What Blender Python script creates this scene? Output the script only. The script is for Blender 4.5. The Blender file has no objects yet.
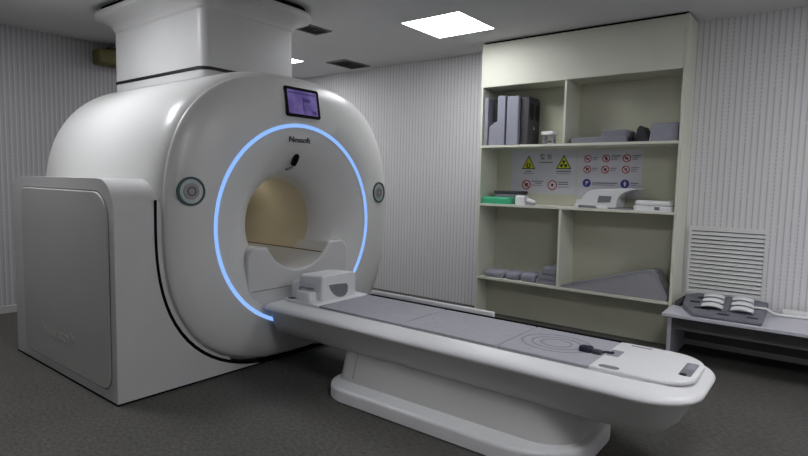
import bpy, bmesh, math, random
from mathutils import Vector, Matrix
random.seed(7)
PI = math.pi
scene = bpy.context.scene
COL = scene.collection

# ------------------------------------------------------------------ materials
def srgb(r, g, b):
    f = lambda c: (c/255/12.92) if c/255 <= .04045 else ((c/255+.055)/1.055)**2.4
    return (f(r), f(g), f(b), 1)

def mat(name, rgb, rough=.5, var=.06, scale=14, spec=.4, bump=0.0, metal=0.0):
    m = bpy.data.materials.new(name); m.use_nodes = True
    nt = m.node_tree; N = nt.nodes; L = nt.links
    b = N['Principled BSDF']
    tc = N.new('ShaderNodeTexCoord'); nz = N.new('ShaderNodeTexNoise')
    nz.inputs['Scale'].default_value = scale; nz.inputs['Detail'].default_value = 4
    L.new(tc.outputs['Object'], nz.inputs['Vector'])
    rp = N.new('ShaderNodeValToRGB')
    c = srgb(*rgb)
    rp.color_ramp.elements[0].position = .3; rp.color_ramp.elements[1].position = .7
    rp.color_ramp.elements[0].color = tuple(x*(1-var) for x in c[:3])+(1,)
    rp.color_ramp.elements[1].color = tuple(min(1, x*(1+var)) for x in c[:3])+(1,)
    L.new(nz.outputs['Fac'], rp.inputs['Fac']); L.new(rp.outputs['Color'], b.inputs['Base Color'])
    b.inputs['Roughness'].default_value = rough; b.inputs['Metallic'].default_value = metal
    b.inputs['Specular IOR Level'].default_value = spec
    if bump:
        bp = N.new('ShaderNodeBump'); bp.inputs['Strength'].default_value = bump; bp.inputs['Distance'].default_value = .003
        n2 = N.new('ShaderNodeTexNoise'); n2.inputs['Scale'].default_value = scale*12
        L.new(tc.outputs['Object'], n2.inputs['Vector']); L.new(n2.outputs['Fac'], bp.inputs['Height'])
        L.new(bp.outputs['Normal'], b.inputs['Normal'])
    return m

def emis(name, rgb, strength, rgb2=None, scale=6):
    m = bpy.data.materials.new(name); m.use_nodes = True
    nt = m.node_tree; N = nt.nodes; L = nt.links
    N.remove(N['Principled BSDF'])
    e = N.new('ShaderNodeEmission'); e.inputs['Strength'].default_value = strength
    e.inputs['Color'].default_value = srgb(*rgb)
    if rgb2:
        tc = N.new('ShaderNodeTexCoord'); nz = N.new('ShaderNodeTexNoise'); nz.inputs['Scale'].default_value = scale
        rp = N.new('ShaderNodeValToRGB'); rp.color_ramp.elements[0].color = srgb(*rgb); rp.color_ramp.elements[1].color = srgb(*rgb2)
        rp.color_ramp.elements[0].position = .4; rp.color_ramp.elements[1].position = .65
        L.new(tc.outputs['Object'], nz.inputs['Vector']); L.new(nz.outputs['Fac'], rp.inputs['Fac']); L.new(rp.outputs['Color'], e.inputs['Color'])
    L.new(e.outputs[0], N['Material Output'].inputs[0])
    return m

def wallpaper(name, axis, base, dark, light, pitch):
    """wallpaper of narrow vertical stripes with broken, beaded dark lines"""
    m = bpy.data.materials.new(name); m.use_nodes = True
    nt = m.node_tree; N = nt.nodes; L = nt.links
    b = N['Principled BSDF']; b.inputs['Roughness'].default_value = .7; b.inputs['Specular IOR Level'].default_value = .25
    geo = N.new('ShaderNodeNewGeometry'); sep = N.new('ShaderNodeSeparateXYZ'); L.new(geo.outputs['Position'], sep.inputs[0])
    def M(op, a, c=None, d=None):
        n = N.new('ShaderNodeMath'); n.operation = op
        for i, v in enumerate((a, c, d)):
            if v is None: continue
            if isinstance(v, (int, float)): n.inputs[i].default_value = v
            else: L.new(v, n.inputs[i])
        return n.outputs[0]
    u = M('MULTIPLY', sep.outputs[axis], 1/pitch)
    idx = M('FLOOR', u)
    fr = M('FRACT', u)
    # slow waves of line strength along the height, different for each stripe
    comb = N.new('ShaderNodeCombineXYZ')
    L.new(M('MULTIPLY', idx, .37), comb.inputs[0]); L.new(M('MULTIPLY', sep.outputs[2], 1.6), comb.inputs[1])
    nz = N.new('ShaderNodeTexNoise'); nz.inputs['Scale'].default_value = 1.3; nz.inputs['Detail'].default_value = 1.5; L.new(comb.outputs[0], nz.inputs['Vector'])
    slow = nz.outputs['Fac']
    bead = M('MULTIPLY_ADD', M('SINE', M('MULTIPLY', sep.outputs[2], 2*PI/.034)), .5, .5)
    gate = M('GREATER_THAN', slow, .52)
    beadmix = M('SUBTRACT', 1.0, M('MULTIPLY', M('MULTIPLY', gate, M('SUBTRACT', 1.0, bead)), .75))
    d = M('ABSOLUTE', M('SUBTRACT', fr, .5))
    line = M('SUBTRACT', 1.0, M('SMOOTH_MIN', M('MULTIPLY', d, 1/.16), 1.0, .25))
    line = M('MAXIMUM', line, 0.0)
    line = M('MULTIPLY', M('MULTIPLY', line, beadmix), M('MULTIPLY_ADD', slow, .6, .2))
    hi = M('MAXIMUM', M('SUBTRACT', 1.0, M('MULTIPLY', M('ABSOLUTE', M('SUBTRACT', fr, .9)), 9.0)), 0.0)
    mx = N.new('ShaderNodeMix'); mx.data_type = 'RGBA'; L.new(hi, mx.inputs[0])
    mx.inputs[6].default_value = srgb(*base); mx.inputs[7].default_value = srgb(*light)
    mx2 = N.new('ShaderNodeMix'); mx2.data_type = 'RGBA'; mx2.clamp_factor = True; L.new(line, mx2.inputs[0])
    L.new(mx.outputs[2], mx2.inputs[6]); mx2.inputs[7].default_value = srgb(*dark)
    L.new(mx2.outputs[2], b.inputs['Base Color'])
    return m

def carpet():
    m = bpy.data.materials.new('speckled_dark_carpet'); m.use_nodes = True
    nt = m.node_tree; N = nt.nodes; L = nt.links
    b = N['Principled BSDF']; b.inputs['Roughness'].default_value = .62; b.inputs['Specular IOR Level'].default_value = .3
    geo = N.new('ShaderNodeNewGeometry')
    mp = N.new('ShaderNodeMapping'); mp.inputs['Scale'].default_value = (1, 1.6, 1); mp.inputs['Rotation'].default_value = (0, 0, .5)
    L.new(geo.outputs['Position'], mp.inputs[0])
    n1 = N.new('ShaderNodeTexNoise'); n1.inputs['Scale'].default_value = 34; n1.inputs['Detail'].default_value = 5; n1.inputs['Roughness'].default_value = .75
    n2 = N.new('ShaderNodeTexNoise'); n2.inputs['Scale'].default_value = 1.7; n2.inputs['Detail'].default_value = 3
    L.new(mp.outputs[0], n1.inputs['Vector']); L.new(geo.outputs['Position'], n2.inputs['Vector'])
    rp = N.new('ShaderNodeValToRGB'); e = rp.color_ramp.elements
    e[0].position = .30; e[0].color = srgb(58, 57, 54); e[1].position = .72; e[1].color = srgb(106, 104, 100)
    L.new(n1.outputs['Fac'], rp.inputs['Fac'])
    rp2 = N.new('ShaderNodeValToRGB'); e = rp2.color_ramp.elements
    e[0].position = .3; e[0].color = (.84, .84, .84, 1); e[1].position = .7; e[1].color = (1, 1, 1, 1)
    L.new(n2.outputs['Fac'], rp2.inputs['Fac'])
    mx = N.new('ShaderNodeMix'); mx.data_type = 'RGBA'; mx.blend_type = 'MULTIPLY'; mx.inputs[0].default_value = 1
    L.new(rp.outputs[0], mx.inputs[6]); L.new(rp2.outputs[0], mx.inputs[7]); L.new(mx.outputs[2], b.inputs['Base Color'])
    bp = N.new('ShaderNodeBump'); bp.inputs['Strength'].default_value = .35; bp.inputs['Distance'].default_value = .004
    L.new(n1.outputs['Fac'], bp.inputs['Height']); L.new(bp.outputs['Normal'], b.inputs['Normal'])
    return m

WHITE = mat('gloss_white_shell', (204, 204, 202), .30, .015, 3, .5)
WHITE2 = mat('satin_white_shell', (196, 196, 195), .38, .02, 4, .45)
PANEL = mat('side_panel_white', (180, 180, 177), .42, .02, 4, .4)
BORE = mat('bore_cream', (196, 187, 162), .45, .03, 4, .35)
RAIL = mat('bore_rail_tan', (128, 112, 80), .5, .05, 12)
BLACK = mat('matt_black', (16, 16, 17), .6, .1, 20)
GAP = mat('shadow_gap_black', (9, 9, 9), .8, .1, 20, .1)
TABLE = mat('table_white', (224, 224, 225), .34, .015, 5, .45)
SKIRT = mat('table_skirt_white', (190, 190, 188), .45, .02, 5, .4)
PAD = mat('table_pad_grey', (166, 166, 174), .62, .05, 30, .3, .2)
PADRING = mat('pad_mark_grey', (140, 140, 150), .65, .04, 30, .3)
CREAM = mat('cabinet_cream', (212, 213, 199), .6, .02, 5, .35)
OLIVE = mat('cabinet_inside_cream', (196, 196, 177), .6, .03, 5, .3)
GREYFOAM = mat('grey_foam', (128, 129, 137), .7, .035, 26, .25, .25)
LIGHTFOAM = mat('light_grey_foam', (146, 147, 158), .65, .04, 26, .25, .2)
DARKFOAM = mat('charcoal_foam', (62, 62, 68), .6, .1, 26, .3, .2)
HOUSE = mat('coil_housing_charcoal', (74, 74, 79), .6, .08, 26, .3, .2)
COILW = mat('coil_white_plastic', (222, 223, 224), .35, .02, 8, .45)
COILHOLE = mat('coil_window_grey', (118, 118, 124), .5, .05, 12)
GREEN = mat('green_plastic', (66, 178, 130), .45, .08, 18)
BENCHM = mat('bench_grey_white', (192, 191, 200), .5, .03, 6)
BENCHD = mat('bench_dark_panel', (92, 92, 92), .6, .05, 6)
TRAY = mat('coil_tray_grey', (112, 113, 122), .55, .12, 22, .35, .2)
NAVY = mat('connector_navy', (30, 30, 52), .45, .1, 20)
SLAT = mat('louver_white', (222, 223, 221), .5, .02, 5)
OLIVEBOX = mat('olive_box', (112, 108, 66), .6, .06, 8)
BROWN = mat('brown_top', (64, 56, 36), .6, .06, 8)
CEIL = mat('ceiling_paint', (206, 206, 206), .8, .02, 1.5, .2)
BASEB = mat('baseboard_white', (184, 184, 182), .5, .02, 6)
PLAIN = mat('plain_wall', (215, 213, 213), .8, .02, 2, .2)
VENTD = mat('vent_dark', (92, 92, 92), .6, .06, 10)
VENTL = mat('vent_slat_grey', (128, 128, 128), .6, .06, 10)
PAPER = mat('poster_paper', (198, 198, 205), .6, .02, 9)
YELLOW = mat('sign_yellow', (202, 204, 40), .5, .04, 12)
SIGNBLK = mat('sign_black', (40, 40, 34), .6, .05, 12)
RED = mat('sign_red', (160, 52, 56), .55, .05, 12)
PINK = mat('sign_white', (208, 198, 204), .55, .04, 12)
BLUE = mat('sign_blue', (42, 60, 140), .55, .05, 12)
INK = mat('print_grey', (120, 120, 132), .6, .05, 12)
LETTER = mat('logo_dark_grey', (44, 46, 50), .45, .05, 12)
TEAL = mat('button_ring_teal', (62, 84, 84), .35, .05, 12)
SILVER = mat('button_silver', (170, 184, 184), .3, .05, 12, .5)
BTN = mat('button_grey', (150, 142, 144), .45, .06, 20)
RINGM = emis('ring_glow_blue', (140, 182, 255), 1.12)
SCREEN = emis('screen_lilac', (104, 88, 150), .62, (128, 116, 176), 9)
SCREEN2 = emis('screen_dark_lilac', (78, 66, 122), .55, (96, 84, 140), 9)
LAMP_FILL = emis('lamp_panel_fill', (250, 251, 255), 30.0)  # stronger glow for the added panels out of view
LAMP_DIM = emis('lamp_panel_dim', (250, 251, 255), 17.0)  # panels in view, set weaker than the added fill
WEDGE = mat('wedge_grey', (152, 152, 157), .7, .03, 20, .25)
CARPET = carpet()
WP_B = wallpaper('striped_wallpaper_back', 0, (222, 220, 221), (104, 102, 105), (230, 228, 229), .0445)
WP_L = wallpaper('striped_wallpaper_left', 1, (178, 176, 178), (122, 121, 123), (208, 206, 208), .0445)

# ------------------------------------------------------------------ mesh helpers
def link(name, bm, m, parent=None, smooth=None, bevel=0, seg=2):
    me = bpy.data.meshes.new(name)
    bmesh.ops.recalc_face_normals(bm, faces=bm.faces[:])
    if smooth is not None:
        for f in bm.faces: f.smooth = True
    bm.to_mesh(me); bm.free()
    if smooth is not None: me.set_sharp_from_angle(angle=math.radians(smooth))
    me.materials.append(m)
    o = bpy.data.objects.new(name, me); COL.objects.link(o)
    if parent is not None:
        o.parent = parent
        o.matrix_parent_inverse = Matrix.Translation(-parent.location) if not any(parent.rotation_euler) else parent_inv(parent)
    if bevel:
        b = o.modifiers.new('bevel', 'BEVEL'); b.width = bevel; b.segments = seg; b.limit_method = 'ANGLE'; b.angle_limit = math.radians(40)
        for p in me.polygons: p.use_smooth = True
        b.harden_normals = True
    return o

def parent_inv(p):
    return (Matrix.Translation(p.location) @ p.rotation_euler.to_matrix().to_4x4()).inverted()

def tag(o, label=None, cat=None, group=None, kind=None):
    if label: o['label'] = label
    if cat: o['category'] = cat
    if group: o['group'] = group
    if kind: o['kind'] = kind
    return o

def thing(name, label, cat, loc, group=None):
    o = bpy.data.objects.new(name, None); o.empty_display_size = .1; o.location = loc; COL.objects.link(o)
    return tag(o, label, cat, group)

def struct(name, bm, m, parent=None, **k):
    o = link(name, bm, m, parent, **k)
    if parent is None: o['kind'] = 'structure'
    return o

def BM(): return bmesh.new()

def box(bm, x0, x1, y0, y1, z0, z1, M=None):
    v = [Vector(p) for p in ((x0,y0,z0),(x1,y0,z0),(x1,y1,z0),(x0,y1,z0),(x0,y0,z1),(x1,y0,z1),(x1,y1,z1),(x0,y1,z1))]
    if M is not None: v = [M @ p for p in v]
    v = [bm.verts.new(p) for p in v]
    for f in ((0,3,2,1),(4,5,6,7),(0,1,5,4),(1,2,6,5),(2,3,7,6),(3,0,4,7)): bm.faces.new([v[i] for i in f])
    return bm

def bx(*a, M=None): return box(BM(), *a, M=M)

def loft(bm, rings, cap0=True, cap1=True):
    R = [[bm.verts.new(p) for p in r] for r in rings]
    n = len(R[0])
    for a, b in zip(R, R[1:]):
        for i in range(n): bm.faces.new((a[i], a[(i+1) % n], b[(i+1) % n], b[i]))
    if cap0: bm.faces.new(R[0])
    if cap1: bm.faces.new(R[-1])
    return bm

def outline(x0, x1, y0, y1, r, n=8, inset=0):
    """rounded rectangle; r = radii at (x0y0, x1y0, x1y1, x0y1)"""
    if isinstance(r, (int, float)): r = (r,)*4
    x0 += inset; x1 -= inset; y0 += inset; y1 -= inset
    out = []
    for (cx, cy, sx, sy, a0, rr) in ((x0, y0, 1, 1, PI, r[0]), (x1, y0, -1, 1, 1.5*PI, r[1]), (x1, y1, -1, -1, 0, r[2]), (x0, y1, 1, -1, .5*PI, r[3])):
        rr = max(rr-inset, .002)
        for k in range(n+1):
            a = a0+.5*PI*k/n
            out.append((cx+sx*rr+rr*math.cos(a), cy+sy*rr+rr*math.sin(a)))
    return out

def slab(bm, args, z0, z1, e=.006, n=8, seg=3):
    """rounded-rectangle slab with rounded top edge"""
    rings = [[(x, y, z0) for x, y in outline(*args, n=n)]]
    for k in range(seg+1):
        a = .5*PI*k/seg
        rings.append([(x, y, z1-e+e*math.sin(a)) for x, y in outline(*args, n=n, inset=e*(1-math.cos(a)))])
    return loft(bm, rings)

def prism(bm, pts, a0, a1, axis='x'):
    """polygon extruded along an axis; pts = the two other coordinates in xyz order"""
    def P(p, a): return (a, p[0], p[1]) if axis == 'x' else (p[0], a, p[1]) if axis == 'y' else (p[0], p[1], a)
    return loft(bm, [[P(p, a0) for p in pts], [P(p, a1) for p in pts]])

def disc(bm, c, r, axis, t, n=32, sy=1.0):
    """thin cylinder whose back is at c, thickness t along axis (+x, -y or +z)"""
    rings = []
    for s in (0, 1):
        ring = []
        for k in range(n):
            a = 2*PI*k/n; u, v = r*math.cos(a), r*sy*math.sin(a)
            if axis == 'x': ring.append((c[0]+t*s, c[1]+u, c[2]+v))
            elif axis == 'y': ring.append((c[0]+u, c[1]-t*s, c[2]+v))
            else: ring.append((c[0]+u, c[1]+v, c[2]+t*s))
        rings.append(ring)
    return loft(bm, rings)

def annulus(bm, c, r0, r1, axis, t, n=36, sy=1.0):
    P = []
    for (r, s) in ((r0, 0), (r1, 0), (r1, 1), (r0, 1)):
        ring = []
        for k in range(n):
            a = 2*PI*k/n; u, v = r*math.cos(a), r*sy*math.sin(a)
            ring.append((c[0]+t*s, c[1]+u, c[2]+v) if axis == 'x' else (c[0]+u, c[1]-t*s, c[2]+v) if axis == 'y' else (c[0]+u, c[1]+v, c[2]+t*s))
        P.append([bm.verts.new(p) for p in ring])
    for i in range(4):
        A, B = P[i], P[(i+1) % 4]
        for k in range(n): bm.faces.new((A[k], A[(k+1) % n], B[(k+1) % n], B[k]))
    return bm

def tube(bm, path, r, n=10):
    path = [Vector(p) for p in path]; rings = []
    for i, p in enumerate(path):
        t = (path[min(i+1, len(path)-1)]-path[max(i-1, 0)]).normalized()
        up = Vector((0, 0, 1)) if abs(t.z) < .9 else Vector((1, 0, 0))
        u = t.cross(up).normalized(); v = u.cross(t)
        rr = r[i] if isinstance(r, (list, tuple)) else r
        rings.append([p+rr*(math.cos(2*PI*k/n)*u+math.sin(2*PI*k/n)*v) for k in range(n)])
    return loft(bm, rings)

def pillow(bm, x0, x1, y0, y1, z0, z1, p=4.5, nx=14, nz=10):
    """soft cushion: superellipsoid-like block with a flat underside"""
    cx, cy = (x0+x1)/2, (y0+y1)/2; a, b, h = (x1-x0)/2, (y1-y0)/2, z1-z0
    rings = []
    for j in range(nz+1):
        t = j/nz
        k = max(0, 1-t**p)**(1/p) if t < 1 else .05
        k = max(k, .05)*(1-.10*(1-t)**4)
        ring = []
        for i in range(nx*2):
            th = PI*i/nx
            c, s = math.cos(th), math.sin(th)
            q = (abs(c)**p+abs(s)**p)**(-1/p)
            ring.append((cx+a*k*q*c, cy+b*k*q*s, z0+h*t))
        rings.append(ring)
    return loft(bm, rings)

def text(name, s, size, loc, rot, m, parent, depth=.001, bold=0.0, width=None):
    cu = bpy.data.curves.new(name, 'FONT'); cu.body = s; cu.size = size; cu.extrude = depth; cu.offset = bold
    cu.align_x = 'CENTER'; cu.align_y = 'CENTER'
    o = bpy.data.objects.new(name, cu); COL.objects.link(o)
    dg = bpy.context.evaluated_depsgraph_get()
    me = bpy.data.meshes.new_from_object(o.evaluated_get(dg))
    bpy.data.objects.remove(o)
    R = Matrix.Translation(loc) @ __import__('mathutils').Euler(rot).to_matrix().to_4x4()
    if width:
        xs = [v.co.x for v in me.vertices]; k = width/(max(xs)-min(xs)); R = R @ Matrix.Diagonal((k, 1, 1, 1))
    me.transform(R); me.materials.clear(); me.materials.append(m)
    t = bpy.data.objects.new(name, me); COL.objects.link(t); t.parent = parent
    if parent is not None: t.matrix_parent_inverse = Matrix.Translation(-parent_world(parent))
    return t

def parent_world(p):
    v = Vector(p.location) if p.type == 'EMPTY' else Vector((0, 0, 0))
    return v

def sub(name, bm, m, part, **k):
    """a sub-part: child of a part mesh (parts are built in world coordinates)"""
    o = link(name, bm, m, None, **k); o.parent = part
    o.matrix_parent_inverse = Matrix.Identity(4)
    # the part itself sits at world identity, so no offset is needed
    return o

# ------------------------------------------------------------------ room
X0, X1, Y0, Y1, H = -6.33, 1.9, -1.5, 5.31, 2.78
struct('floor', bx(X0-.1, X1+.1, Y0-.1, Y1+.1, -.1, 0), CARPET)
struct('ceiling', bx(X0-.1, X1+.1, Y0-.1, Y1+.1, H, H+.1), CEIL)
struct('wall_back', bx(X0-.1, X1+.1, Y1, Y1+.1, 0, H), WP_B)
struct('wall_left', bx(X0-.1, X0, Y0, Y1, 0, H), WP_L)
struct('wall_right', bx(X1, X1+.1, Y0, Y1, 0, H), PLAIN)
struct('wall_front', bx(X0-.1, X1+.1, Y0-.1, Y0, 0, H), PLAIN)
struct('baseboard_left', bx(X0, X0+.015, Y0, Y1, 0, .075), BASEB, bevel=.004)
b = bx(-.985, X1, Y1-.015, Y1, 0, .075)
struct('baseboard_back', b, BASEB, bevel=.004)

def ceiling_lamp(x, y, label, lm=None):
    t = thing('ceiling_light_panel', label, 'ceiling light', (x, y, H), 'square recessed ceiling light panels')
    b = BM(); w = .30
    for (a0, a1, c0, c1) in ((-w-.012, w+.012, -w-.012, -w), (-w-.012, w+.012, w, w+.012), (-w-.012, -w, -w, w), (w, w+.012, -w, w)):
        box(b, x+a0, x+a1, y+c0, y+c1, H-.006, H-.0002)
    link('frame', b, CEIL, t)
    link('diffuser', bx(x-w, x+w, y-w, y+w, H-.004, H-.0004), lm or LAMP_FILL, t)
ceiling_lamp(-2.83, 4.23, 'bright square white ceiling panel light in front of the shelf cabinet top', LAMP_DIM)
ceiling_lamp(-5.39, 4.23, 'white ceiling panel light mostly hidden behind the white duct cover', LAMP_DIM)
ceiling_lamp(-4.20, 1.20, 'added out-of-view fill panel light above the near rear side of the scanner')  # unseen panel added to light the scanner's top and side steeply
ceiling_lamp(.95, 3.55, 'added out-of-view fill panel light above the right end of the bench')  # unseen panel added to brighten the cabinet's right side and bench wall
ceiling_lamp(.15, 1.45, 'added out-of-view fill panel light above the foot end of the table')  # unseen panel added as fill for the table's foot end

def ceiling_vent(x0, x1, y0, y1, label, n):
    t = thing('ceiling_vent', label, 'air vent', ((x0+x1)/2, (y0+y1)/2, H), 'dark slatted ceiling vents')
    link('backing', bx(x0, x1, y0, y1, H-.003, H-.0005), VENTD, t)
    f = BM()
    for (a0, a1, c0, c1) in ((x0-.02, x1+.02, y0-.02, y0), (x0-.02, x1+.02, y1, y1+.02), (x0-.02, x0, y0, y1), (x1, x1+.02, y0, y1)):
        box(f, a0, a1, c0, c1, H-.012, H-.0005)
    link('frame', f, VENTL, t)
    for k in range(n):
        xx = x0+(k+.5)*(x1-x0)/n
        Mx = Matrix.Translation((xx, 0, H-.008)) @ Matrix.Rotation(.6, 4, 'Y')
        link('slat', bx(-.012, .012, y0, y1, -.001, .001, M=Mx), VENTD, t)
ceiling_vent(-4.05, -3.87, 3.52, 3.76, 'small dark ceiling vent just right of the duct cover flange', 4)
ceiling_vent(-4.88, -4.60, 4.74, 5.14, 'larger dark ceiling vent near the top of the back wall', 6)

t = thing('olive_wall_box', 'olive yellow box high on the left wall beside the duct cover', 'wall box', (X0, 3.0, 2.54))
link('casing', bx(X0+.001, X0+.20, 2.66, 3.4, 2.545, 2.70), OLIVEBOX, t, bevel=.02)
link('lid', bx(X0+.001, X0+.16, 2.78, 3.36, 2.70, 2.735), BROWN, t, bevel=.008)

# ------------------------------------------------------------------ scanner
GY, GZ = 2.82, 1.082           # centre of the gantry outline
RY, RZ, RR = 2.808, 1.035, .735  # light ring
NS = 96
def sup(a, b, n, k, N=NS):
    th = 2*PI*k/N; c, s = math.cos(th), math.sin(th)
    q = (abs(c/a)**n+abs(s/b)**n)**(-1/n)
    return q*c, q*s
A_, B_, N_ = 1.095, 1.074, 2.65
def gantry_ring(x, inset=0):
    out = []
    for k in range(NS):
        y, z = sup(A_-inset, B_-inset, N_, k); out.append((x, GY+y, GZ+z))
    return out
def circ(x, r, cz=RZ):
    return [(x, RY+r*math.cos(2*PI*k/NS), cz+r*math.sin(2*PI*k/NS)) for k in range(NS)]

mri = thing('mri_scanner', 'large white MRI scanner with glowing blue ring around its bore', 'medical scanner', (-4.1, 2.82, 0))
# body shell
rings = [gantry_ring(-3.262, .037), gantry_ring(-3.266, .034), gantry_ring(-3.28, .025), gantry_ring(-3.305, .014), gantry_ring(-3.34, .005), gantry_ring(-3.40, 0), gantry_ring(-5.0, 0)]
for k in range(1, 6):
    a = .5*PI*k/5; rings.append(gantry_ring(-5.0-.05*math.sin(a), .05*(1-math.cos(a))))
rings.append(circ(-5.05, .36))
link('body_shell', loft(BM(), rings, False, False), WHITE, mri, smooth=40)
# front cover from rim to ring
prof = [(0.0, -3.275, .048), (0.0, -3.262, .0375), (0.0, -3.258, .036), (.010, -3.250, .034), (.035, -3.240, .03), (.09, -3.226, .03), (.22, -3.206, .02), (.4, -3.190, .01), (.65, -3.176, 0), (.96, -3.168, 0), (1.0, -3.178, 0)]
rings = []
for s, x, ins in prof:
    g = gantry_ring(x, ins); c = circ(x, RR)
    rings.append([(x, (1-s)*p[1]+s*q[1], (1-s)*p[2]+s*q[2]) for p, q in zip(g, c)])
link('front_cover', loft(BM(), rings, False, False), WHITE, mri, smooth=32)
# horn from ring to bore
HR, HX, BR = .722, -3.172, .342
rings = [circ(-3.182, RR), circ(-3.170, HR+.004)]
for k in range(0, 15):
    a = .5*PI*k/14
    r = HR-(HR-BR)*math.sin(a)**1.05; x = HX-.30*(1-math.cos(a))
    rings.append(circ(x, r))
link('bore_funnel', loft(BM(), rings, False, False), WHITE, mri, smooth=60)
rings = [circ(HX-.30-.06*k, BR) for k in range(0, 25)] + [circ(-5.05, .36)]
link('bore_tube', loft(BM(), rings, False, False), BORE, mri, smooth=60)
# glowing ring
bmr = BM()
nr = 128; P = []
for k in range(nr):
    a = 2*PI*k/nr; ring = []
    for j in range(10):
        t_ = 2*PI*j/10; rr = RR+.0135*math.cos(t_)
        ring.append(bmr.verts.new((-3.170+.013*math.sin(t_), RY+rr*math.cos(a), RZ+rr*math.sin(a))))
    P.append(ring)
for k in range(nr):
    A, B = P[k], P[(k+1) % nr]
    for j in range(10): bmr.faces.new((A[j], A[(j+1) % 10], B[(j+1) % 10], B[j]))
o = link('light_ring', bmr, RINGM, mri, smooth=60); o['label'] = 'glowing pale blue ring'

# table dock inside the ring: shoulders with a scooped hollow
pts = []
def arc(cy, cz, r, a0, a1, n=7, ry=None):
    return [(cy+r*math.cos(a0+(a1-a0)*k/n), cz+(ry or r)*math.sin(a0+(a1-a0)*k/n)) for k in range(n+1)]
zt = .885
RC = .700
def on_circle(z, side):
    return RY+side*math.sqrt(RC*RC-(z-RZ)**2)
bot = .40
ptsL = [(on_circle(bot+(.60-bot)*k/5, -1), bot+(.60-bot)*k/5) for k in range(6)]
ptsL = [(max(y, 2.325), z) for y, z in ptsL]
pts = ptsL + arc(2.325+.09, zt-.09, .09, PI, .5*PI) + arc(RY, RZ, BR, PI+.463, 2*PI-.463, 20) + arc(3.325-.09, zt-.09, .09, .5*PI, 0)
pts += [(5.64+.005-y, z) for y, z in reversed(ptsL)]
link('table_dock', prism(BM(), pts, -3.56, -3.176, 'x'), WHITE2, mri, bevel=.018, seg=3)
# white trough lining the lower bore and the rails along its rim
tr = BM(); R0 = []
for x in [-3.19-.09*k for k in range(21)]:
    R0.append([tr.verts.new((x, RY+(BR-.003)*math.cos(a), RZ+(BR-.003)*math.sin(a))) for a in [PI+.758+(PI-1.516)*q/16 for q in range(17)]])
for A, B in zip(R0, R0[1:]):
    for q in range(16): tr.faces.new((A[q], A[q+1], B[q+1], B[q]))
link('bore_trough', tr, WHITE2, mri, smooth=60)
for sy in (-1, 1):
    y = RY+sy*.2475
    link('bore_rail', bx(-5.0, -3.20, y-.008, y+.008, .793, .803), RAIL, mri)
link('dock_seam', bx(-3.1762, -3.1742, 2.36, 3.28, .570, .576), VENTL, mri)

# screen
def slant(b):
    for v in b.verts: v.co.x -= (v.co.z-1.83)*.17
    return b
sc_p = link('screen_bezel', slant(prism(BM(), [(y, z) for y, z in outline(2.657, 2.992, 1.832, 2.052, .018, 5)], -3.26, -3.158, 'x')), GAP, mri, smooth=30)
d = sub('display', slant(bx(-3.1585, -3.1568, 2.682, 2.967, 1.854, 2.030)), SCREEN, sc_p)
d2 = BM()
for i, (y0, y1, z0, z1) in enumerate(((2.69, 2.955, 2.004, 2.014), (2.822, 2.835, 1.885, 1.985), (2.835, 2.90, 1.95, 1.975), (2.91, 2.95, 1.862, 1.89), (2.83, 2.84, 1.86, 1.90))):
    box(d2, -3.1567, -3.1560, y0, y1, z0, z1)
sub('screen_graphics', slant(d2), SCREEN2, sc_p)

# round control buttons
for y, z, tilt in ((1.912, 1.282, -.07), (3.722, 1.272, .13)):
    Mx = Matrix.Translation((-3.192 if y < 3 else -3.194, y, z)) @ Matrix.Rotation(tilt, 4, 'Z')
    bmb = annulus(BM(), (0, 0, 0), .077, .092, 'x', .016); bmb.transform(Mx)
    ring = link('control_button', bmb, TEAL, mri, smooth=40)
    q = disc(BM(), (0, 0, 0), .077, 'x', .010); q.transform(Mx); sub('button_face', q, SILVER, ring, smooth=40)
    q = disc(BM(), (.008, 0, 0), .052, 'x', .008); q.transform(Mx); sub('button_dial', q, BTN, ring, smooth=40)
    q = annulus(BM(), (.016, 0, 0), .022, .030, 'x', .002); q.transform(Mx); sub('dial_mark', q, TEAL, ring, smooth=40)
    q = annulus(BM(), (.010, 0, 0), .062, .068, 'x', .002); q.transform(Mx); sub('dial_rim', q, SILVER, ring, smooth=40)

# maker's lettering and black pointer under it
text('logo_lettering', 'Neusoft', .062, (-3.174, 2.795, 1.664), (PI/2, 0, PI/2), LETTER, mri, .004, -.0008, .205)
cl = BM()
Mx = Matrix.Translation((-3.225, 2.79, 1.515)) @ Matrix.Rotation(-.42, 4, 'X')
tube(cl, [Mx @ Vector(p) for p in ((0, 0, -.045), (0, 0, -.038), (.004, 0, 0), (.004, 0, .038), (0, 0, .045))], [.013, .021, .024, .023, .014])
mk = link('pointer_grip', cl, GAP, mri, smooth=60)
ft = BM(); Mx2 = Matrix.Translation((-3.232, 2.745, 1.452)) @ Matrix.Rotation(.3, 4, 'X')
box(ft, -.012, .010, -.035, .030, -.008, .008, M=Mx2); tube(ft, [(-3.232, 2.765, 1.456), (-3.225, 2.775, 1.475)], .007)
sub('pointer_shade', ft, COILHOLE, mk, bevel=.004)  # grey piece shaped in place of the pointer's shadow and reflection

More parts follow.
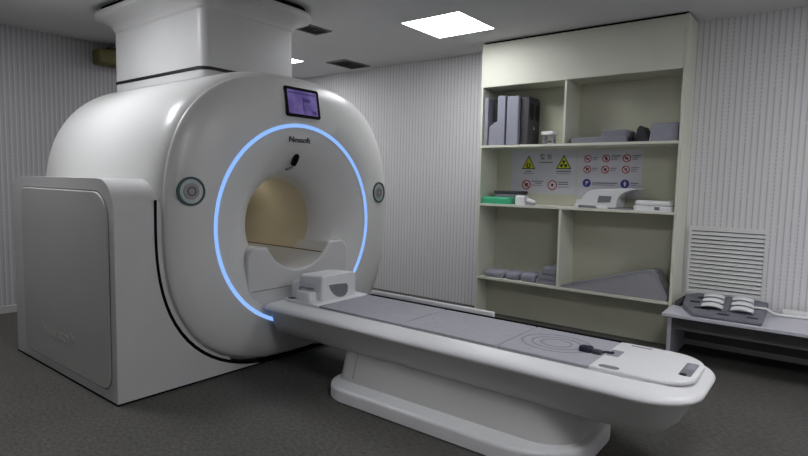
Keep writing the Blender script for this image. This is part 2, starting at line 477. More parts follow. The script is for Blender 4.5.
# base cover: wing beside the body and lower front plate
wing = outline(-4.915, -3.270, -.3, 1.352, (.01, .01, .20, .13), 10)
wing = [(x, max(z, 0.0)) for x, z in wing]
seen = []; 
for p in wing:
    if not seen or (abs(p[0]-seen[-1][0])+abs(p[1]-seen[-1][1])) > 1e-4: seen.append(p)
o = link('side_wing', prism(BM(), seen, 1.475, 2.25, 'y'), WHITE2, mri, bevel=.012, seg=3)
lp = [(1.48, 0.0), (3.85, 0.0), (3.85, .34)]
g = .012
for k in range(0, 61):
    th = 2*PI-(.18*PI)-(k/60)*(.92*PI-.18*PI) ; c, s = math.cos(th), math.sin(th)
    a, b_ = A_+g, B_+g-.004
    q = (abs(c/a)**N_+abs(s/b_)**N_)**(-1/N_)
    y, z = GY+q*c, GZ+q*s
    if y < 3.85 and z < .34 or y < 2.8: lp.append((y, max(z, .006)))
lp.append((1.48, lp[-1][1]))
link('base_front', prism(BM(), lp, -4.9, -3.2696, 'x'), WHITE2, mri)
# dark gap behind the front plate
gp = [(-3.2688, GY+y, GZ+z) for y, z in [sup(A_+.013, B_+.012, N_, k) for k in range(NS)]]
gq = [(-3.2688, GY+y, GZ+z) for y, z in [sup(A_-.006, B_-.010, N_, k) for k in range(NS)]]
bmg = BM(); va = [bmg.verts.new(p) for p in gp]; vb = [bmg.verts.new(p) for p in gq]
for k in range(NS):
    # only the lower part, where the base wraps the body
    if PI*.955 < 2*PI*k/NS < PI*1.72: bmg.faces.new((va[k], va[(k+1) % NS], vb[(k+1) % NS], vb[k]))
for v in [v for v in bmg.verts if not v.link_faces]: bmg.verts.remove(v)
link('shadow_gap', bmg, GAP, mri)
link('contact_shade_strip', bx(-4.918, -3.2670, 1.4715, 3.85, .0002, .011), GAP, mri)  # dark strip standing in for the contact shadow along the floor
# inset side panel with embossed lettering
pn = outline(-4.71, -3.345, .075, 1.272, (.03, .09, .17, .06), 8)
rings = [[(x, 1.476, z) for x, z in pn]]
pin = outline(-4.71, -3.345, .075, 1.272, (.03, .09, .17, .06), 8, inset=.004)
rings.append([(x, 1.468, z) for x, z in pn]); rings.append([(x, 1.464, z) for x, z in pin])
sp = link('side_panel', loft(BM(), rings), PANEL, mri, smooth=25)
pg0 = outline(-4.72, -3.335, .065, 1.282, (.03, .10, .18, .07), 8)
link('panel_seam', loft(BM(), [[(x, 1.4755, z) for x, z in pg0], [(x, 1.4742, z) for x, z in pg0]]), VENTL, mri)
e = text('embossed_lettering', 'Neusoft', .11, (-4.11, 1.4625, .285), (PI/2, 0, 0), PANEL, sp, .0006, .001, .56)
e.matrix_parent_inverse = Matrix.Identity(4)

# duct cover above the scanner
dc = thing('duct_cover', 'white square duct cover rising from the scanner top to the ceiling', 'duct cover', (-4.3, 2.72, 2.1))
colm = lambda z, i=0, r=.08: [(x, y, z) for x, y in outline(-5.02, -3.63, 2.285, 3.150, r, 8, inset=i)]
def body_top(y): return GZ+B_*max(0, 1-(abs(y-GY)/A_)**N_)**(1/N_)
foot = [(x, y, body_top(y)+.001) for x, y, z in colm(0)]
link('shaft', loft(BM(), [foot, colm(2.60)]), WHITE2, dc, smooth=40)
g = BM(); loft(g, [colm(2.152, -.004), colm(2.176, -.004)]); o = link('gasket', g, BLACK, dc, smooth=40); o['label'] = 'black rubber band around the duct'
rings = [colm(2.585, -.002), colm(2.60, -.012)]
for k in range(0, 9):
    a = .5*PI*k/8
    rings.append(colm(2.60+.085*math.sin(a), -.012-.138*(1-math.cos(a)), .075+.03*(1-math.cos(a))))
rings += [colm(2.69, -.165, .11), colm(2.722, -.168, .11), colm(2.732, -.158, .11)]
link('flange', loft(BM(), rings), WHITE2, dc, smooth=35)
link('gap_shade_ring', loft(BM(), [colm(2.725, -.115, .1), colm(2.779, -.115, .1)]), GAP, dc)  # black filler for the shade between flange and ceiling

# ------------------------------------------------------------------ patient table
tb = thing('patient_table', 'long white patient table with grey padded top docked to the scanner', 'patient table', (-1.7, 2.82, 0))
DK = (-3.168, -.385, 2.440, 3.200, (.05, .25, .25, .05))
rings = []
for z, i_ in ((.430, .05), (.438, .012), (.446, .002), (.454, 0), (.462, .003), (.470, .010), (.480, .030), (.491, .060), (.499, .080), (.5045, .094), (.506, .104)):
    rings.append([(x, y, z) for x, y in outline(*DK, n=12, inset=i_)])
link('table_top', loft(BM(), rings), TABLE, tb, smooth=50)
# thin groove between rim and pad
gr = BM()
gargs = (-3.05, -.50, 2.545, 3.094, (.02, .14, .14, .02))
gr_o = outline(*gargs, n=10); gr_i = outline(*gargs, n=10, inset=.006)
va = [gr.verts.new((x, y, .5066)) for x, y in gr_o]; vb = [gr.verts.new((x, y, .5066)) for x, y in gr_i]
for k in range(len(va)): gr.faces.new((va[k], va[(k+1) % len(va)], vb[(k+1) % len(va)], vb[k]))
link('rim_groove', gr, VENTL, tb)
# skirt
sk = []
for z, d_, x1, r_ in ((.438, 0, -.420, .22), (.40, .006, -.437, .18), (.33, .028, -.475, .13), (.285, .050, -.520, .10), (.264, .070, -.548, .09), (.257, .095, -.58, .09)):
    sk.append([(x, y, z) for x, y in outline(-3.155, x1, 2.488+d_, 3.152-d_, (.05, r_, r_, .05), n=10)])
link('table_skirt', loft(BM(), sk), SKIRT, tb, smooth=35)
# pedestal
pd = (-2.47, -.915, 2.505, 3.135, (.07, .22, .22, .07))
link('pedestal', loft(BM(), [[(x, y, z) for x, y in outline(pd[0]-e_, pd[1]+e_-i*.3, pd[2]-e_+i, pd[3]+e_-i, pd[4], n=10)] for z, i, e_ in ((.085, 0, .006), (.11, 0, 0), (.275, .05, 0))]), SKIRT, tb, smooth=40)
link('pedestal_seam', prism(BM(), [(2.5030, .11), (2.5530, .275), (2.56, .275), (2.51, .11)], -2.334, -2.330, 'x'), VENTL, tb)
link('pedestal_base', slab(BM(), (-2.52, -.86, 2.37, 3.27, (.22, .36, .36, .22)), .008, .090, .022, 12, 5), TABLE, tb, smooth=50)
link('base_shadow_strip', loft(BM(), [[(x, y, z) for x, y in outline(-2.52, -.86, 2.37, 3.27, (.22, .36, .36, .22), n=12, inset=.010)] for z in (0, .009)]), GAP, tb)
# pads
for (x0, x1) in ((-2.700, -2.004), (-1.998, -1.352), (-1.346, -.848)):
    r = (.006, .006, .006, .006)
    if x1 > -1: r = (.006, .03, .03, .006)
    p = link('table_pad', slab(BM(), (x0, x1, 2.555, 3.062, r), .5065, .521, .005, 5), PAD, tb, smooth=40)
    if x1 > -1:
        for r0 in (.075, .125, .180):
            sub('target_ring', annulus(BM(), (-1.125, 2.812, .521), r0, r0+.012, 'z', .0008, 40, .84), PADRING, p)
# side rail (far side)
link('side_rail', slab(BM(), (-2.70, -1.66, 3.085, 3.115, .008), .500, .552, .008, 4), TABLE, tb, smooth=40)
link('edge_strip', bx(-2.69, -.84, 3.066, 3.082, .5062, .526), GAP, tb)  # raised black strip along the far edge of the pads
# foot board with a carry slot
F_ = (-.862, -.425, 2.560, 3.075, (.004, .16, .18, .004))
fbo = link('foot_board', slab(BM(), F_, .5062, .5235, .010, 10, 4), TABLE, tb, smooth=40)
zf = .5234
sub('carry_slot', slab(BM(), (-.503, -.449, 2.700, 2.920, .012), zf-.002, zf+.0008, .0006, 5), COILHOLE, fbo)
sub('slot_pin', disc(BM(), (-.482, 2.715, zf+.0008), .014, 'z', .004, 16), BLACK, fbo)
sub('slot_step', slab(BM(), (-.490, -.452, 2.81, 2.905, .008), zf+.0008, zf+.0016, .0005, 5), LIGHTFOAM, fbo)
sub('oval_recess', slab(BM(), (-.825, -.730, 2.572, 2.618, .022), zf-.002, zf+.0008, .0006, 8), COILHOLE, fbo)
sub('far_recess', slab(BM(), (-.795, -.690, 3.022, 3.042, .008), zf-.002, zf+.0008, .0006, 5), LIGHTFOAM, fbo)
sub('socket', slab(BM(), (-.850, -.790, 2.775, 2.890, .006), zf-.002, zf+.0012, .0006, 5), LIGHTFOAM, fbo)
# small details at the head end
for x, y in ((-3.06, 2.503), (-3.025, 2.500), (-2.985, 2.498)):
    link('indicator_dot', disc(BM(), (x, y, .4835), .009, 'z', .003, 14, .7), VENTD, tb)
link('side_port', disc(BM(), (-3.055, 2.531, .355), .020, 'y', .014, 18), BLACK, tb)

# connector plug lying on the foot end pad
cp = thing('connector_plug', 'dark navy coil connector plug lying at the foot end of the table pad', 'connector', (-.93, 2.76, .522))
link('plug_body', slab(BM(), (-.985, -.915, 2.750, 2.808, .02), .5218, .548, .010, 6), NAVY, cp, smooth=40)
link('plug_collar', slab(BM(), (-.915, -.868, 2.752, 2.798, .012), .5218, .540, .008, 5), DARKFOAM, cp, smooth=40)
link('plug_cable', tube(BM(), [(-.875, 2.775, .532), (-.855, 2.785, .535), (-.835, 2.80, .5325), (-.82, 2.81, .5325)], .006), NAVY, cp, smooth=60)

# head coil on the table
hc = thing('head_coil', 'white plastic head coil with a half-moon window at the head end of the table', 'head coil', (-2.9, 2.82, .507))
link('base_plate', slab(BM(), (-3.06, -2.712, 2.545, 3.075, .02), .5068, .525, .008, 5), COILW, hc, smooth=40)
def hood(stations):
    out = []
    for x, y0, y1, z0, h, q in stations:
        p = [(x, y0, z0), (x, y1, z0)]
        for k in range(0, 21):
            a = PI*k/20; cc, ss = math.cos(a), math.sin(a)
            p.append((x, (y0+y1)/2+(y1-y0)/2*(1 if cc > 0 else -1)*abs(cc)**q, z0+h*.55+h*.45*ss**q))
        out.append(p)
    return out
link('shell', loft(BM(), hood([(-3.095, 2.68, 2.95, .522, .085, .5), (-3.085, 2.65, 2.98, .522, .112, .45), (-3.005, 2.645, 2.99, .522, .135, .4), (-3.000, 2.65, 3.0, .522, .168, .28), (-2.785, 2.655, 3.0, .522, .178, .22), (-2.772, 2.665, 2.99, .522, .172, .22)])), COILW, hc, smooth=35)
# half-moon window on the end facing the foot: flat top, round bottom
wn = [(2.712, .632), (2.800, .630), (2.895, .622), (2.908, .600), (2.906, .560), (2.885, .535), (2.845, .527), (2.800, .535), (2.760, .560), (2.730, .595)]
w = link('window', prism(BM(), wn, -2.7735, -2.7665, 'x'), COILHOLE, hc, bevel=.003); w['label'] = 'grey half-moon window'
wr = [(2.815+(y-2.815)*1.12, .582+(z-.582)*1.16) for y, z in wn]
link('window_rim', prism(BM(), wr, -2.776, -2.7685, 'x'), COILW, hc, bevel=.004)
hd = BM()
tube(hd, [(-2.985, 2.640, .545), (-2.985, 2.634, .575), (-2.980, 2.632, .598), (-2.965, 2.632, .606), (-2.84, 2.632, .606)], .007)
link('handle', hd, LIGHTFOAM, hc, smooth=60)
link('side_pod', slab(BM(), (-2.965, -2.815, 2.575, 2.650, .02), .5255, .588, .014, 5), COILW, hc, smooth=40)
link('latch_slot', slab(BM(), (-3.03, -2.975, 2.560, 2.600, .01), .5252, .529, .002, 5), VENTD, hc)

# ------------------------------------------------------------------ shelf cabinet
CF, CB = 4.945, 5.300
cb = thing('shelf_cabinet', 'tall cream open shelf cabinet built against the striped wall', 'shelf cabinet', (-1.94, 5.12, 0))
link('side_panel', bx(-2.885, -2.862, CF, CB+.008, 0, 2.765), CREAM, cb, bevel=.002)
link('side_panel', bx(-1.024, -1.0, CF, CB+.008, 0, 2.765), CREAM, cb, bevel=.002)
link('header_panel', bx(-2.885, -1.0245, CF-.003, CF+.018, 2.335, 2.76), CREAM, cb, bevel=.002)
link('top_panel', bx(-2.86, -1.026, CF+.02, CB, 2.335, 2.357), OLIVE, cb)
link('gap_strip', bx(-2.875, -1.01, CF+.012, CB, 2.757, 2.779), GAP, cb)
link('lower_board', bx(-2.861, -1.025, 5.15, 5.162, 0, .391), OLIVE, cb)
link('back_panel', bx(-2.861, -1.025, CB-.004, CB+.008, .0, 2.335), OLIVE, cb)
for z in (1.757, 1.170, .415):
    link('shelf', bx(-2.861, -1.025, CF+.002, CB-.004, z-.024, z), CREAM, cb, bevel=.0015)
for z0, z1 in ((1.7575, 2.335), (.4155, 1.146)):
    link('divider', bx(-2.012, -1.990, CF+.004, CB-.004, z0, z1), CREAM, cb, bevel=.0015)
S1, S2, S3 = 1.757, 1.170, .415

# --- top left compartment
o = link('flat_coil', bx(-2.853, -2.812, 4.965, 5.26, S1, 2.235), LIGHTFOAM, None, bevel=.008)
tag(o, 'thin flat grey coil standing upright at the far left of the top shelf', 'coil')
lb = [(-2.795, S1), (-2.620, S1), (-2.620, 2.245), (-2.705, 2.245), (-2.705, 1.995), (-2.735, 1.985), (-2.775, 1.955), (-2.795, 1.945)]
st = thing('stepped_coil_block', 'grey stepped coil block with a low left shoulder on the top shelf', 'coil block', (-2.7, 5.1, S1))
link('body', prism(BM(), lb, 4.965, 5.24, 'y'), LIGHTFOAM, st, bevel=.008)
link('shade_block', bx(-2.792, -2.712, 5.04, 5.20, 1.998, 2.20), BLACK, st, bevel=.01)  # black block standing in for the dark shadow behind the low shoulder
bc = thing('body_coil', 'tall grey coil housing with two dark oval ports on its side', 'coil housing', (-2.53, 5.1, S1))
link('front_plate', bx(-2.603, -2.475, 4.965, 5.02, S1, 2.235), LIGHTFOAM, bc, bevel=.012)
pr_ = outline(5.022, 5.285, S1, 2.225, (.005, .005, .05, .01), 6)
hs = link('housing', prism(BM(), pr_, -2.600, -2.395, 'x'), HOUSE, bc, bevel=.006)
for yy in (5.095, 5.225):
    sub('oval_port', disc(BM(), (-2.3955, yy, 2.085), .048, 'x', .003, 24, 1.75), BLACK, hs)
sub('logo_mark', prism(BM(), [(5.14, 1.915), (5.175, 1.915), (5.158, 1.95)], -2.3955, -2.3935, 'x'), COILW, hs)
ws = thing('white_stand', 'small white flat-topped plastic stand beside the coil housing on the top shelf', 'stand', (-2.2, 5.1, S1))
link('top_plate', slab(BM(), (-2.275, -2.130, 5.04, 5.16, .035), 1.852, 1.885, .010, 6), COILW, ws, smooth=40)
for x, y in ((-2.245, 5.07), (-2.16, 5.07), (-2.245, 5.13), (-2.16, 5.13)):
    link('leg', tube(BM(), [(x, y, 1.856), (x+(x+2.2)*.15, y, S1)], .011, 8), LIGHTFOAM, ws, smooth=60)
link('crossbar', bx(-2.25, -2.155, 5.06, 5.14, 1.79, 1.802), COILHOLE, ws)

# --- top right compartment
o = link('flat_pad', slab(BM(), (-1.950, -1.440, 4.985, 5.25, .015), S1, 1.812, .012, 5), GREYFOAM, None, smooth=40)
tag(o, 'long flat grey pad lying lowest on the top right shelf', 'pad')
o = link('flat_pad', slab(BM(), (-1.680, -1.445, 5.00, 5.24, .015), 1.8125, 1.868, .012, 5), GREYFOAM, None, smooth=40)
tag(o, 'short grey pad stacked on the long flat pad', 'pad')
o = link('dark_block', bx(-1.435, -1.405, 4.985, 5.06, S1, 1.80), BLACK, None, bevel=.004)
tag(o, 'tiny black block at the right end of the long flat pad', 'block')
wp = [(-1.402, S1), (-1.278, S1), (-1.285, 1.785), (-1.305, 1.84), (-1.335, 1.893), (-1.365, 1.905), (-1.385, 1.878), (-1.398, 1.82)]
o = link('curved_pad', prism(BM(), wp, 5.06, 5.24, 'y'), DARKFOAM, None, bevel=.01)
tag(o, 'dark curved pad standing between the stacked pads and the pale box', 'pad')
o = link('grey_box', prism(BM(), [(-1.268, S1), (-1.042, S1), (-1.042, 1.912), (-1.245, 1.905)], 4.985, 5.22, 'y'), LIGHTFOAM, None, bevel=.01)
tag(o, 'pale grey box at the right end of the top shelf', 'box')

# --- middle shelf
o = link('green_tray', slab(BM(), (-2.855, -2.525, 4.96, 5.09, .03), S2, 1.238, .02, 6), GREEN, None, smooth=40)
tag(o, 'bright green plastic tray at the left end of the middle shelf', 'tray')
db = thing('dark_case', 'dark grey case behind the green tray on the middle shelf', 'case', (-2.63, 5.2, S2))
link('case_body', bx(-2.775, -2.500, 5.10, 5.28, S2, 1.272), GREYFOAM, db, bevel=.008)
link('case_lid', bx(-2.785, -2.490, 5.095, 5.285, 1.273, 1.302), DARKFOAM, db, bevel=.008)
wc = thing('white_connector', 'white bulky plug with a short nozzle beside the green tray', 'plug', (-2.4, 5.03, S2))
link('plug_body', slab(BM(), (-2.485, -2.375, 4.975, 5.08, .02), S2, 1.262, .02, 6), COILW, wc, smooth=40)
link('plug_nozzle', tube(BM(), [(-2.38, 5.03, 1.215), (-2.33, 5.03, 1.205), (-2.292, 5.03, 1.198)], [.028, .022, .012], 12), COILW, wc, smooth=50)
link('plug_foot', bx(-2.37, -2.30, 4.99, 5.06, S2, 1.186), LIGHTFOAM, wc, bevel=.004)
bc2 = thing('white_bridge_coil', 'white arched plastic coil with a swept lip on the middle shelf', 'coil', (-1.65, 5.1, S2))
pf = [(-1.870, S2+.012), (-1.870, 1.238), (-1.842, 1.246), (-1.825, 1.240), (-1.805, 1.275), (-1.775, 1.308), (-1.735, 1.330), (-1.670, 1.342), (-1.560, 1.348), (-1.450, 1.354), (-1.330, 1.356), (-1.325, 1.348), (-1.395, 1.338), (-1.445, 1.318), (-1.480, 1.288), (-1.500, 1.250), (-1.512, S2+.012)]
link('arch', prism(BM(), pf, 4.985, 5.235, 'y'), COILW, bc2, bevel=.006)
link('foot', bx(-1.880, -1.842, 4.98, 5.24, S2, 1.20), COILW, bc2, bevel=.004)
link('foot', bx(-1.675, -1.575, 4.98, 5.24, S2, 1.20), COILW, bc2, bevel=.004)
link('recess', prism(BM(), [(-1.838, S2+.001), (-1.69, S2+.001), (-1.69, 1.192), (-1.838, 1.196)], 4.982, 4.986, 'y'), COILHOLE, bc2)
link('window', prism(BM(), [(-1.672, 1.222), (-1.558, 1.228), (-1.548, 1.283), (-1.660, 1.285)], 4.982, 4.986, 'y'), COILHOLE, bc2)
link('base_pad', bx(-1.56, -1.37, 4.99, 5.22, S2, 1.186), COILHOLE, bc2, bevel=.003)
fc = thing('flat_white_coil', 'flat white two-layer coil at the right end of the middle shelf', 'coil', (-1.2, 5.1, S2))
link('lower_shell', slab(BM(), (-1.372, -1.045, 4.975, 5.22, (.07, .02, .02, .07)), S2, 1.212, .014, 8), COILW, fc, smooth=40)
link('upper_shell', slab(BM(), (-1.362, -1.055, 4.985, 5.21, (.07, .02, .02, .07)), 1.2165, 1.256, .020, 8), COILW, fc, smooth=40)
link('dark_clip', bx(-1.185, -1.145, 4.970, 4.976, 1.178, 1.205), COILHOLE, fc)

# --- lower shelf
GS = 'soft grey cushions on the lowest left shelf'
for (x0, x1, y0, y1, z1, m, lab) in ((-2.825, -2.575, 4.97, 5.22, .488, LIGHTFOAM, 'rounded light grey cushion at the left end of the lowest shelf'),
        (-2.568, -2.415, 4.965, 5.20, .494, LIGHTFOAM, 'second rounded grey cushion from the left on the lowest shelf'),
        (-2.405, -2.235, 4.965, 5.20, .502, LIGHTFOAM, 'third rounded grey cushion from the left, beside the cushion stack')):
    o = link('foam_cushion', pillow(BM(), x0, x1, y0, y1, S3, z1), m, None, smooth=60); tag(o, lab, 'cushion', GS)
for z0, z1, x0, lab in ((.415, .462, -2.228, 'bottom flat pad of the small stack left of the lower divider'), (.4625, .515, -2.205, 'middle flat pad of the small stack left of the lower divider'), (.5155, .582, -2.170, 'top flat pad of the small stack left of the lower divider')):
    o = link('stacked_pad', slab(BM(), (x0, -2.02, 4.97, 5.2, .02), z0, z1, .015, 5), GREYFOAM, None, smooth=40); tag(o, lab, 'pad', 'stacked flat pads on the lowest shelf')
wd = thing('wedge_cushion', 'large grey triangular wedge cushion on the lowest right shelf', 'wedge cushion', (-1.45, 5.1, S3))
wpts = [(-1.965, S3), (-1.040, S3), (-1.040, .445), (-1.150, .640), (-1.175, .655), (-1.215, .655), (-1.965, .428)]
link('cushion', prism(BM(), wpts, 4.955, 5.24, 'y'), WEDGE, wd, bevel=.008)
rim = [(-1.965, .424), (-1.215, .650), (-1.175, .650), (-1.152, .637), (-1.040, .440), (-1.034, .446), (-1.146, .648), (-1.172, .664), (-1.218, .664), (-1.965, .434)]
link('piping', prism(BM(), rim, 4.951, 4.97, 'y'), LIGHTFOAM, wd)

# ------------------------------------------------------------------ posters on the cabinet back
PY = CB-.0045
def sign_disc(poster, x, z, r, kind):
    if kind == 'blue':
        p = link('mandatory_sign', disc(BM(), (x, PY-.0015, z), r, 'y', .001, 28), BLUE, poster)
        q = BM()
    else:
        p = link('prohibition_sign', disc(BM(), (x, PY-.0015, z), r, 'y', .001, 28), PINK, poster)
        sub('red_ring', annulus(BM(), (x, PY-.0026, z), r*.78, r, 'y', .0008, 28), RED, p)
        if kind != 'dot':
            Mx = Matrix.Translation((x, PY-.0035, z)) @ Matrix.Rotation(PI/4, 4, 'Y')
            sub('red_slash', bx(-r*.8, r*.8, -.0003, .0003, -r*.10, r*.10, M=Mx), RED, p)
    return p
def pictogram(p, x, z, r, shape, m):
    q = BM(); y = PY-.0028; y1 = PY-.0034
    poly = {
        'heart': [(-.45, .15), (-.3, .4), (0, .25), (.3, .4), (.48, .15), (.1, -.3), (.3, -.5), (-.2, -.35)],
        'person': [(-.12, .6), (.12, .6), (.14, .3), (.34, .2), (.3, -.15), (.18, -.15), (.18, -.62), (-.18, -.62), (-.18, -.15), (-.3, -.15), (-.34, .2), (-.14, .3)],
        'key': [(-.5, .15), (-.2, .3), (.05, .12), (.5, .12), (.5, -.12), (.3, -.12), (.3, -.3), (.16, -.3), (.16, -.12), (.05, -.12), (-.2, -.3), (-.5, -.15)],
        'flag': [(-.3, .5), (.35, .45), (.5, .1), (.2, -.1), (-.1, -.05), (-.1, -.55), (-.3, -.55)],
        'drop': [(-.35, .3), (.35, .3), (0, -.5)],
        'box': [(-.4, .25), (.1, .25), (.4, .05), (.4, -.3), (-.4, -.3)]}[shape]
    prism(q, [(x+r*a*.95, z+r*b*.95) for a, b in poly], y, y1, 'y')
    sub('pictogram', q, m, p)
def lines(poster, rows):
    for x0, x1, z, h in rows:
        link('text_line', bx(x0, x1, PY-.0022, PY-.0014, z-h/2, z+h/2), INK, poster)
def triangle(poster, x, z, w, h, kind):
    p = link('warning_sign', prism(BM(), [(x-w/2, z-h/2), (x+w/2, z-h/2), (x, z+h/2)], PY-.0014, PY-.0020, 'y'), SIGNBLK, poster)
    k = .80; zc = z-h/6
    f = lambda a, b: (x+a*k*w/2, zc+k*(b-(-1/6))*h if False else zc+k*b*h)
    sub('yellow_field', prism(BM(), [f(-1, -1/3), f(1, -1/3), f(0, 2/3)], PY-.0021, PY-.0027, 'y'), YELLOW, p)
    q = BM(); y, y1 = PY-.0028, PY-.0034
    if kind == 'magnet':
        for sx in (-1, 1):
            prism(q, [(x+sx*.012-.005, zc-.03), (x+sx*.012+.005, zc-.03), (x+sx*.012+.005, zc+.02), (x+sx*.012-.005, zc+.02)], y, y1, 'y')
        prism(q, [(x-.017, zc-.034), (x+.017, zc-.034), (x+.017, zc-.024), (x-.017, zc-.024)], y, y1, 'y')
        for sx in (-1, 1): prism(q, [(x+sx*.027-.003, zc-.025), (x+sx*.027+.003, zc-.025), (x+sx*.024+.003, zc+.005), (x+sx*.024-.003, zc+.005)], y, y1, 'y')
    else:
        for a in (PI/2, PI/2+2*PI/3, PI/2+4*PI/3):
            prism(q, [(x+.009*math.cos(a-.5), zc+.009*math.sin(a-.5)), (x+.038*math.cos(a-.5), zc+.038*math.sin(a-.5)), (x+.040*math.cos(a), zc+.040*math.sin(a)), (x+.038*math.cos(a+.5), zc+.038*math.sin(a+.5)), (x+.009*math.cos(a+.5), zc+.009*math.sin(a+.5))], y, y1, 'y')
        disc(q, (x, y, zc), .006, 'y', .0006, 14)
    sub('pictogram', q, SIGNBLK, p)
pa = thing('warning_poster', 'white poster with two yellow warning triangles on the cabinet back', 'poster', (-2.33, PY, 1.29))
link('sheet', bx(-2.690, -1.995, PY-.0012, PY, 1.282, 1.722), PAPER, pa)
triangle(pa, -2.500, 1.600, .150, .140, 'magnet'); triangle(pa, -2.125, 1.602, .160, .142, 'rays')
text('poster_heading', '警 告', .060, (-2.312, PY-.0020, 1.650), (PI/2, 0, 0), INK, pa, .0004, .0012, .125)
lines(pa, [(-2.385, -2.24, 1.598, .012), (-2.535, -2.465, 1.505, .012), (-2.56, -2.44, 1.484, .006), (-2.20, -2.05, 1.508, .013), (-2.20, -2.06, 1.486, .006),
    (-2.46, -2.33, 1.408, .010), (-2.42, -2.35, 1.388, .010), (-2.46, -2.34, 1.366, .006), (-2.175, -2.07, 1.400, .010), (-2.175, -2.07, 1.380, .010), (-2.175, -2.06, 1.352, .006)])
for x, z, s, k in ((-2.517, 1.370, 'heart', 'no'), (-2.235, 1.370, 'drop', 'dot')):
    p = sign_disc(pa, x, z, .050, k); pictogram(p, x, z, .05, s, SIGNBLK)
pb = thing('prohibition_poster', 'white poster with six red prohibition signs and two blue round signs', 'poster', (-1.68, PY, 1.26))
link('sheet', bx(-1.985, -1.385, PY-.0012, PY, 1.262, 1.712), PAPER, pb)
for x, z, s in ((-1.887, 1.630, 'key'), (-1.712, 1.632, 'person'), (-1.524, 1.632, 'box'), (-1.888, 1.528, 'flag'), (-1.717, 1.528, 'heart'), (-1.528, 1.528, 'drop')):
    p = sign_disc(pb, x, z, .037, 'no'); pictogram(p, x, z, .037, s, SIGNBLK)
for x, z, s in ((-1.887, 1.398, 'flag'), (-1.530, 1.396, 'person')):
    p = sign_disc(pb, x, z, .040, 'blue'); pictogram(p, x, z, .040, s, PINK)
lines(pb, [(-1.84, -1.79, 1.64, .008), (-1.84, -1.80, 1.622, .006), (-1.665, -1.58, 1.655, .010), (-1.665, -1.60, 1.636, .006), (-1.665, -1.61, 1.62, .006), (-1.475, -1.40, 1.655, .008), (-1.475, -1.42, 1.636, .006), (-1.475, -1.43, 1.62, .006),
    (-1.84, -1.79, 1.54, .007), (-1.84, -1.80, 1.522, .006), (-1.672, -1.61, 1.54, .007), (-1.672, -1.62, 1.522, .006), (-1.482, -1.41, 1.545, .008), (-1.482, -1.43, 1.528, .006), (-1.482, -1.44, 1.512, .006),
    (-1.835, -1.60, 1.400, .012), (-1.835, -1.62, 1.382, .006), (-1.478, -1.41, 1.402, .010), (-1.478, -1.43, 1.384, .006)])

# ------------------------------------------------------------------ louvered wall grille
lv = thing('wall_louver', 'white louvered grille on the striped wall right of the cabinet', 'air grille', (-.675, Y1, .46))
f = BM()
for (x0, x1, z0, z1) in ((-.968, -.385, 1.008, 1.045), (-.968, -.385, .455, .480), (-.968, -.945, .48, 1.008), (-.41, -.385, .48, 1.008)):
    box(f, x0, x1, Y1-.028, Y1-.0005, z0, z1)
link('frame', f, SLAT, lv, bevel=.003)
link('backing', bx(-.945, -.41, Y1-.004, Y1-.0008, .48, 1.008), BLACK, lv)
ns = 15
for k in range(ns):
    z = .48+(k+.42)*(.528/ns)
    Mx = Matrix.Translation((-.6775, Y1-.018, z)) @ Matrix.Rotation(.9, 4, 'X')
    link('slat', bx(-.2675, .2675, -.0165, .0165, -.0020, .0020, M=Mx), SLAT, lv)

# ------------------------------------------------------------------ bench and what lies on it
bn = thing('low_bench', 'low pale grey bench along the wall right of the cabinet', 'bench', (.2, 4.95, 0))
link('bench_top', bx(-.992, 1.2, 4.572, 5.29, .374, .400), BENCHM, bn, bevel=.004)
link('leg', bx(-.968, -.942, 4.70, 5.27, 0, .374), BENCHM, bn, bevel=.003)
link('leg', bx(1.10, 1.126, 4.70, 5.27, 0, .374), BENCHM, bn, bevel=.003)
link('apron', bx(-.942, 1.10, 4.705, 4.722, .255, .374), BENCHD, bn, bevel=.002)
link('back_board', bx(-.942, 1.10, 5.25, 5.27, .06, .374), BENCHD, bn)
ct = thing('coil_tray', 'dark grey coil tray holding six white pads on the bench', 'coil tray', (-.62, 4.9, .40))
TZ0, TZ1 = .402, .500
def tray_z(y): return .425+(y-4.60)*.085
op = [(-.785, 4.595), (-.335, 4.600), (-.345, 5.20), (-.42, 5.23), (-.86, 5.23), (-.93, 5.12), (-.90, 4.86)]
bt = BM(); loft(bt, [[(x, y, .4008) for x, y in op], [(x, y, tray_z(y)) for x, y in op]])
pt = link('tray_plate', bt, TRAY, ct, bevel=.010, seg=3)
for (x0, x1, y0, y1) in ((-.83, -.76, 5.05, 5.10), (-.86, -.79, 4.91, 4.96), (-.80, -.69, 4.75, 4.79), (-.63, -.55, 4.66, 4.70), (-.56, -.50, 5.10, 5.16), (-.44, -.37, 4.68, 4.71)):
    s = BM(); loft(s, [[(x, y, tray_z(y)+dz) for x, y in ((x0, y0), (x1, y0), (x1, y1), (x0, y1))] for dz in (-.001, .0012)])
    sub('tray_slot', s, BLACK, pt)
fr = BM(); loft(fr, [[(x, y, tray_z(y)+dz) for x, y in ((-.612, 4.74), (-.572, 4.735), (-.582, 5.2), (-.635, 5.2))] for dz in (-.002, .012)])
sub('centre_rib', fr, TRAY, pt)
rows = ('front', 'middle', 'rear')
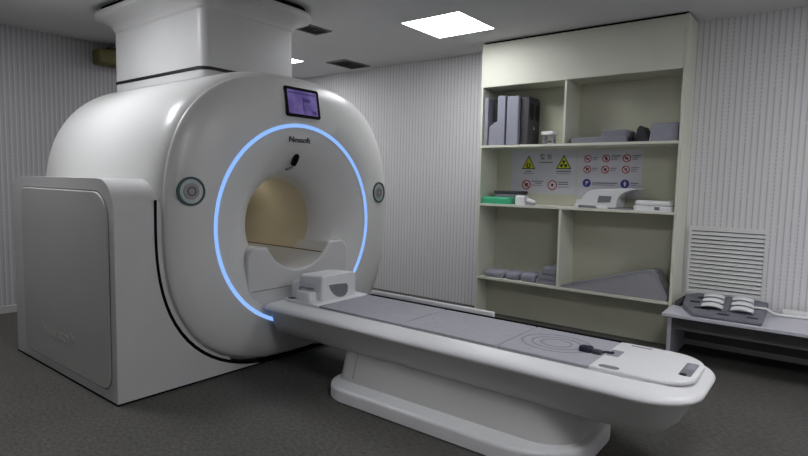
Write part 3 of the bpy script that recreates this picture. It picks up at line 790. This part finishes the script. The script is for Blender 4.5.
for cx, side in ((-.685, 'left'), (-.485, 'right')):
    for j, y in enumerate((4.80, 4.945, 5.09)):
        xs = cx-(y-4.84)*.10; z = tray_z(y)+.0005
        q = BM(); rg = []
        for i in range(13):
            u = i/12; xx = xs-.072+.144*u; wv = .052*(1-.25*(2*u-1)**4); arch = .016*(1-(2*u-1)**2)
            ring = []
            for k in range(12):
                a = 2*PI*k/12; ring.append((xx, y+wv*math.cos(a)+.0*u, z+.016+arch*.9+.016*math.sin(a)))
            rg.append(ring)
        # ends brought down to the tray
        loft(q, rg)
        for v in q.verts: v.co.z = max(v.co.z, tray_z(v.co.y)+.0008)
        o = link('white_pad', q, COILW, None, smooth=60)
        tag(o, 'white arched pad in the %s row of the %s column on the coil tray' % (rows[j], side), 'pad', 'six white arched pads on the coil tray')
bk = thing('black_plug', 'black plug with a stub handle at the left end of the coil tray', 'plug', (-.94, 5.0, .4))
link('plug_body', slab(BM(), (-.975, -.925, 4.93, 5.10, .015), .401, .440, .012, 5), DARKFOAM, bk, smooth=40)
link('plug_stub', tube(BM(), [(-.95, 5.08, .432), (-.945, 5.14, .437), (-.94, 5.20, .437)], .014), BLACK, bk, smooth=60)
cd = thing('coil_cable', 'pale beige coil cable running right along the bench', 'cable', (-.1, 5.1, .4))
path = [(-.46, 4.93, tray_z(4.93)+.012), (-.40, 4.95, tray_z(4.95)+.012), (-.345, 4.98, .462), (-.30, 5.02, .425), (-.25, 5.06, .4135), (-.15, 5.08, .4135), (0, 5.10, .4135), (.2, 5.14, .4135), (.5, 5.18, .4135)]
link('cable', tube(BM(), path, [.009, .009, .010, .012, .012, .013, .013, .013, .013]), SLAT, cd, smooth=60)
link('connector_box', slab(BM(), (-.255, .40, 5.135, 5.265, .02), .401, .432, .010, 5), SLAT, cd, smooth=40)

# ------------------------------------------------------------------ light
def area(name, loc, rot, size, power, color):
    l = bpy.data.lights.new(name, 'AREA'); l.size = size; l.energy = power; l.color = color
    o = bpy.data.objects.new(name, l); o.location = loc; o.rotation_euler = rot; COL.objects.link(o); return o
pl_ = bpy.data.lights.new('bore_lamp', 'POINT'); pl_.energy = .75; pl_.color = (1, .95, .86); pl_.shadow_soft_size = .08
o = bpy.data.objects.new('bore_lamp', pl_); o.location = (-3.95, 2.82, 1.22); COL.objects.link(o)

w = bpy.data.worlds.new('world'); scene.world = w; w.use_nodes = True
w.node_tree.nodes['Background'].inputs[0].default_value = (.5, .5, .52, 1); w.node_tree.nodes['Background'].inputs[1].default_value = .1

# ------------------------------------------------------------------ camera
yaw, pitch, roll, F = math.radians(37.829), math.radians(4.788), math.radians(1.248), 550
d = Vector((-math.sin(yaw)*math.cos(pitch), math.cos(yaw)*math.cos(pitch), -math.sin(pitch)))
r = Vector((math.cos(yaw), math.sin(yaw), 0)); u = r.cross(d)
c, s = math.cos(roll), math.sin(roll)
r, u = c*r+s*u, -s*r+c*u
cam = bpy.data.cameras.new('camera'); cam.sensor_width = 36; cam.sensor_fit = 'HORIZONTAL'; cam.lens = F/808*36; cam.clip_start = .05
co = bpy.data.objects.new('camera', cam); COL.objects.link(co)
Mc = Matrix((r, u, -d)).transposed().to_4x4(); Mc.translation = (0, 0, 1.37)
co.matrix_world = Mc
scene.camera = co
scene.view_settings.view_transform = 'Standard'
scene.view_settings.look = 'None'
scene.view_settings.exposure = 0
